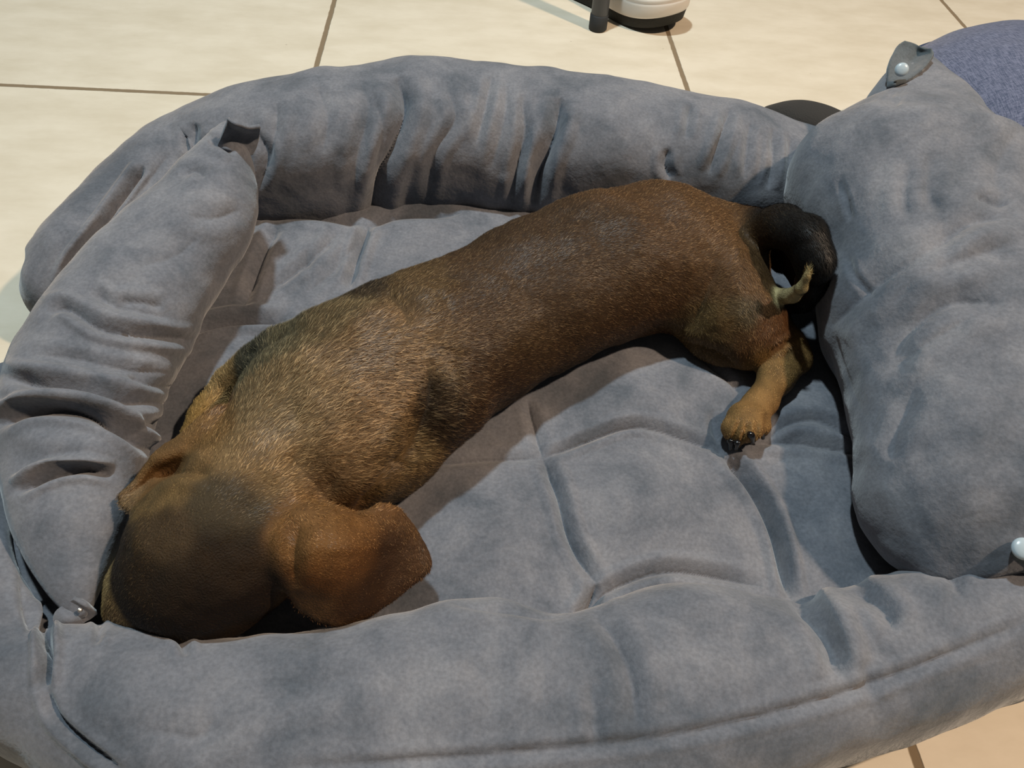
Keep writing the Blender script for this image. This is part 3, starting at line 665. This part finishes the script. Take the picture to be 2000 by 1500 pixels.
# ------------------------------------------------------------------ white sneaker
toe = P(1322, 16, .03); tail_ = P(1120, 8, .0)
WHITE = mat('white_leather', srgb(232, 228, 232), .55, 0, .15, 400); FOX = mat('white_rubber', srgb(222, 214, 204), .6, 0, .1, 200); SOLE = mat('black_rubber', srgb(46, 44, 40), .8, 0, .5, 300)
sn = empty('sneaker', (*P(1230, 0, 0)[:2], 0), 'white leather sneaker with white sidewall and black outsole beside the dark chair leg', 'shoe')
th = math.radians(-42); ux = np.array([math.cos(th), math.sin(th), 0]); uy = np.array([-math.sin(th), math.cos(th), 0])
org = np.array([.283, 1.151, 0]) - ux * .28 * .84
def shoe(u, v, z): return org + ux * u * .28 + uy * v + np.array([0, 0, z])
def outline(n=90, s=1.0):
    ctl = [(0.0, 0), (.02, -.025), (.12, -.036), (.3, -.034), (.5, -.036), (.7, -.046), (.85, -.046), (.95, -.03), (1.0, 0), (.97, .03), (.88, .044), (.72, .046), (.5, .036), (.3, .033), (.12, .034), (.02, .025), (0.0, 0)]
    return spline(ctl, n + 1)[:-1]
ol = outline()
def spring(u): return .016 * np.clip((u - .72) / .28, 0, 1) ** 1.6
def shell(levels):
    return np.array([[shoe(.5 + (u - .5) * s, v * s2, z + spring(u) * sp) for (u, v) in ol] for (s, s2, z, sp) in levels])
def put(name, levels, m):
    V = shell(levels); nu, nv = V.shape[:2]
    o = link_mesh(name, V.reshape(-1, 3), grid_faces(nu, nv, True), m, sn)
    import bmesh
    bm = bmesh.new(); bm.from_mesh(o.data); bm.verts.ensure_lookup_table()
    bm.faces.new([bm.verts[i] for i in range(nv)]); bm.faces.new([bm.verts[(nu - 1) * nv + i] for i in range(nv)][::-1])
    bmesh.ops.recalc_face_normals(bm, faces=bm.faces); bm.to_mesh(o.data); bm.free()
    return o
put('outsole', [(.93, .86, .0005, .8), (.97, .94, .002, .9), (.985, .97, .015, 1), (.985, .97, .017, 1)], SOLE)
put('sidewall', [(.99, .98, .016, 1), (1, 1, .019, 1), (1, 1, .034, .8), (.995, .99, .0365, .8), (.985, .97, .038, .8), (.992, .985, .040, .8), (.985, .97, .043, .8), (.975, .95, .044, .8)], FOX)
V = shell([(.965, .93, .042, .8), (.96, .92, .052, .6), (.93, .87, .064, .5), (.88, .78, .074, .3), (.80, .62, .083, .1), (.7, .45, .088, 0), (.5, .3, .09, 0)])
us = np.clip((V - org) @ ux / .28, 0, 1); V[..., 2] += np.linspace(0, 1, 7)[:, None] * np.clip(.7 - us, 0, 1) * .06
o = link_mesh('upper', V.reshape(-1, 3), grid_faces(V.shape[0], V.shape[1], True), WHITE, sn)
sub = o.modifiers.new('sub', 'SUBSURF'); sub.levels = sub.render_levels = 2
V = np.array([shoe(u, -.0405 - .002 * math.sin(u * 9), .036 + dz) for dz in (0, .02) for u in np.linspace(.36, .52, 12)])
# dark side panel low on the quarter
sheet('side_panel', [[shoe(u, -.0345 + k * .002, .0385 + k * .016) for u in (.2, .26, .32, .38)] for k in (0, 1, 2)], mat('black_panel', srgb(38, 38, 42), .6), sn, .002, 10)

# ------------------------------------------------------------------ chair leg
ch = empty('chair', (*P(1166, 58, 0)[:2], 0), 'dark grey round metal chair leg standing on the tiles in front of the sneaker', 'chair')
GREY = mat('leg_paint', srgb(78, 80, 84), .45, spec=.4); RUB = mat('rubber_cap', srgb(52, 54, 56), .75)
b0 = P(1167, 57, 0)
def rod(name, z0, z1, r, m, lean=(.0, .12)):
    V = []
    for (z, rr_) in [(z0, r * .9), (z0 + .0015, r), (z1 - .0015, r), (z1, r * .92)]:
        cx, cy = b0[0] + lean[0] * z, b0[1] + lean[1] * z
        V.append([(cx + rr_ * math.cos(t), cy + rr_ * math.sin(t), z) for t in np.linspace(0, 2 * math.pi, 41)[:-1]])
    V = np.array(V); V = np.concatenate([V[:1] * 0 + V[0].mean(0), V, V[-1:] * 0 + V[-1].mean(0)])
    return link_mesh(name, V.reshape(-1, 3), grid_faces(6, 40, True), m, ch)
rod('foot_cap', .0005, .022, .0135, RUB); rod('leg', .021, .44, .0125, GREY)
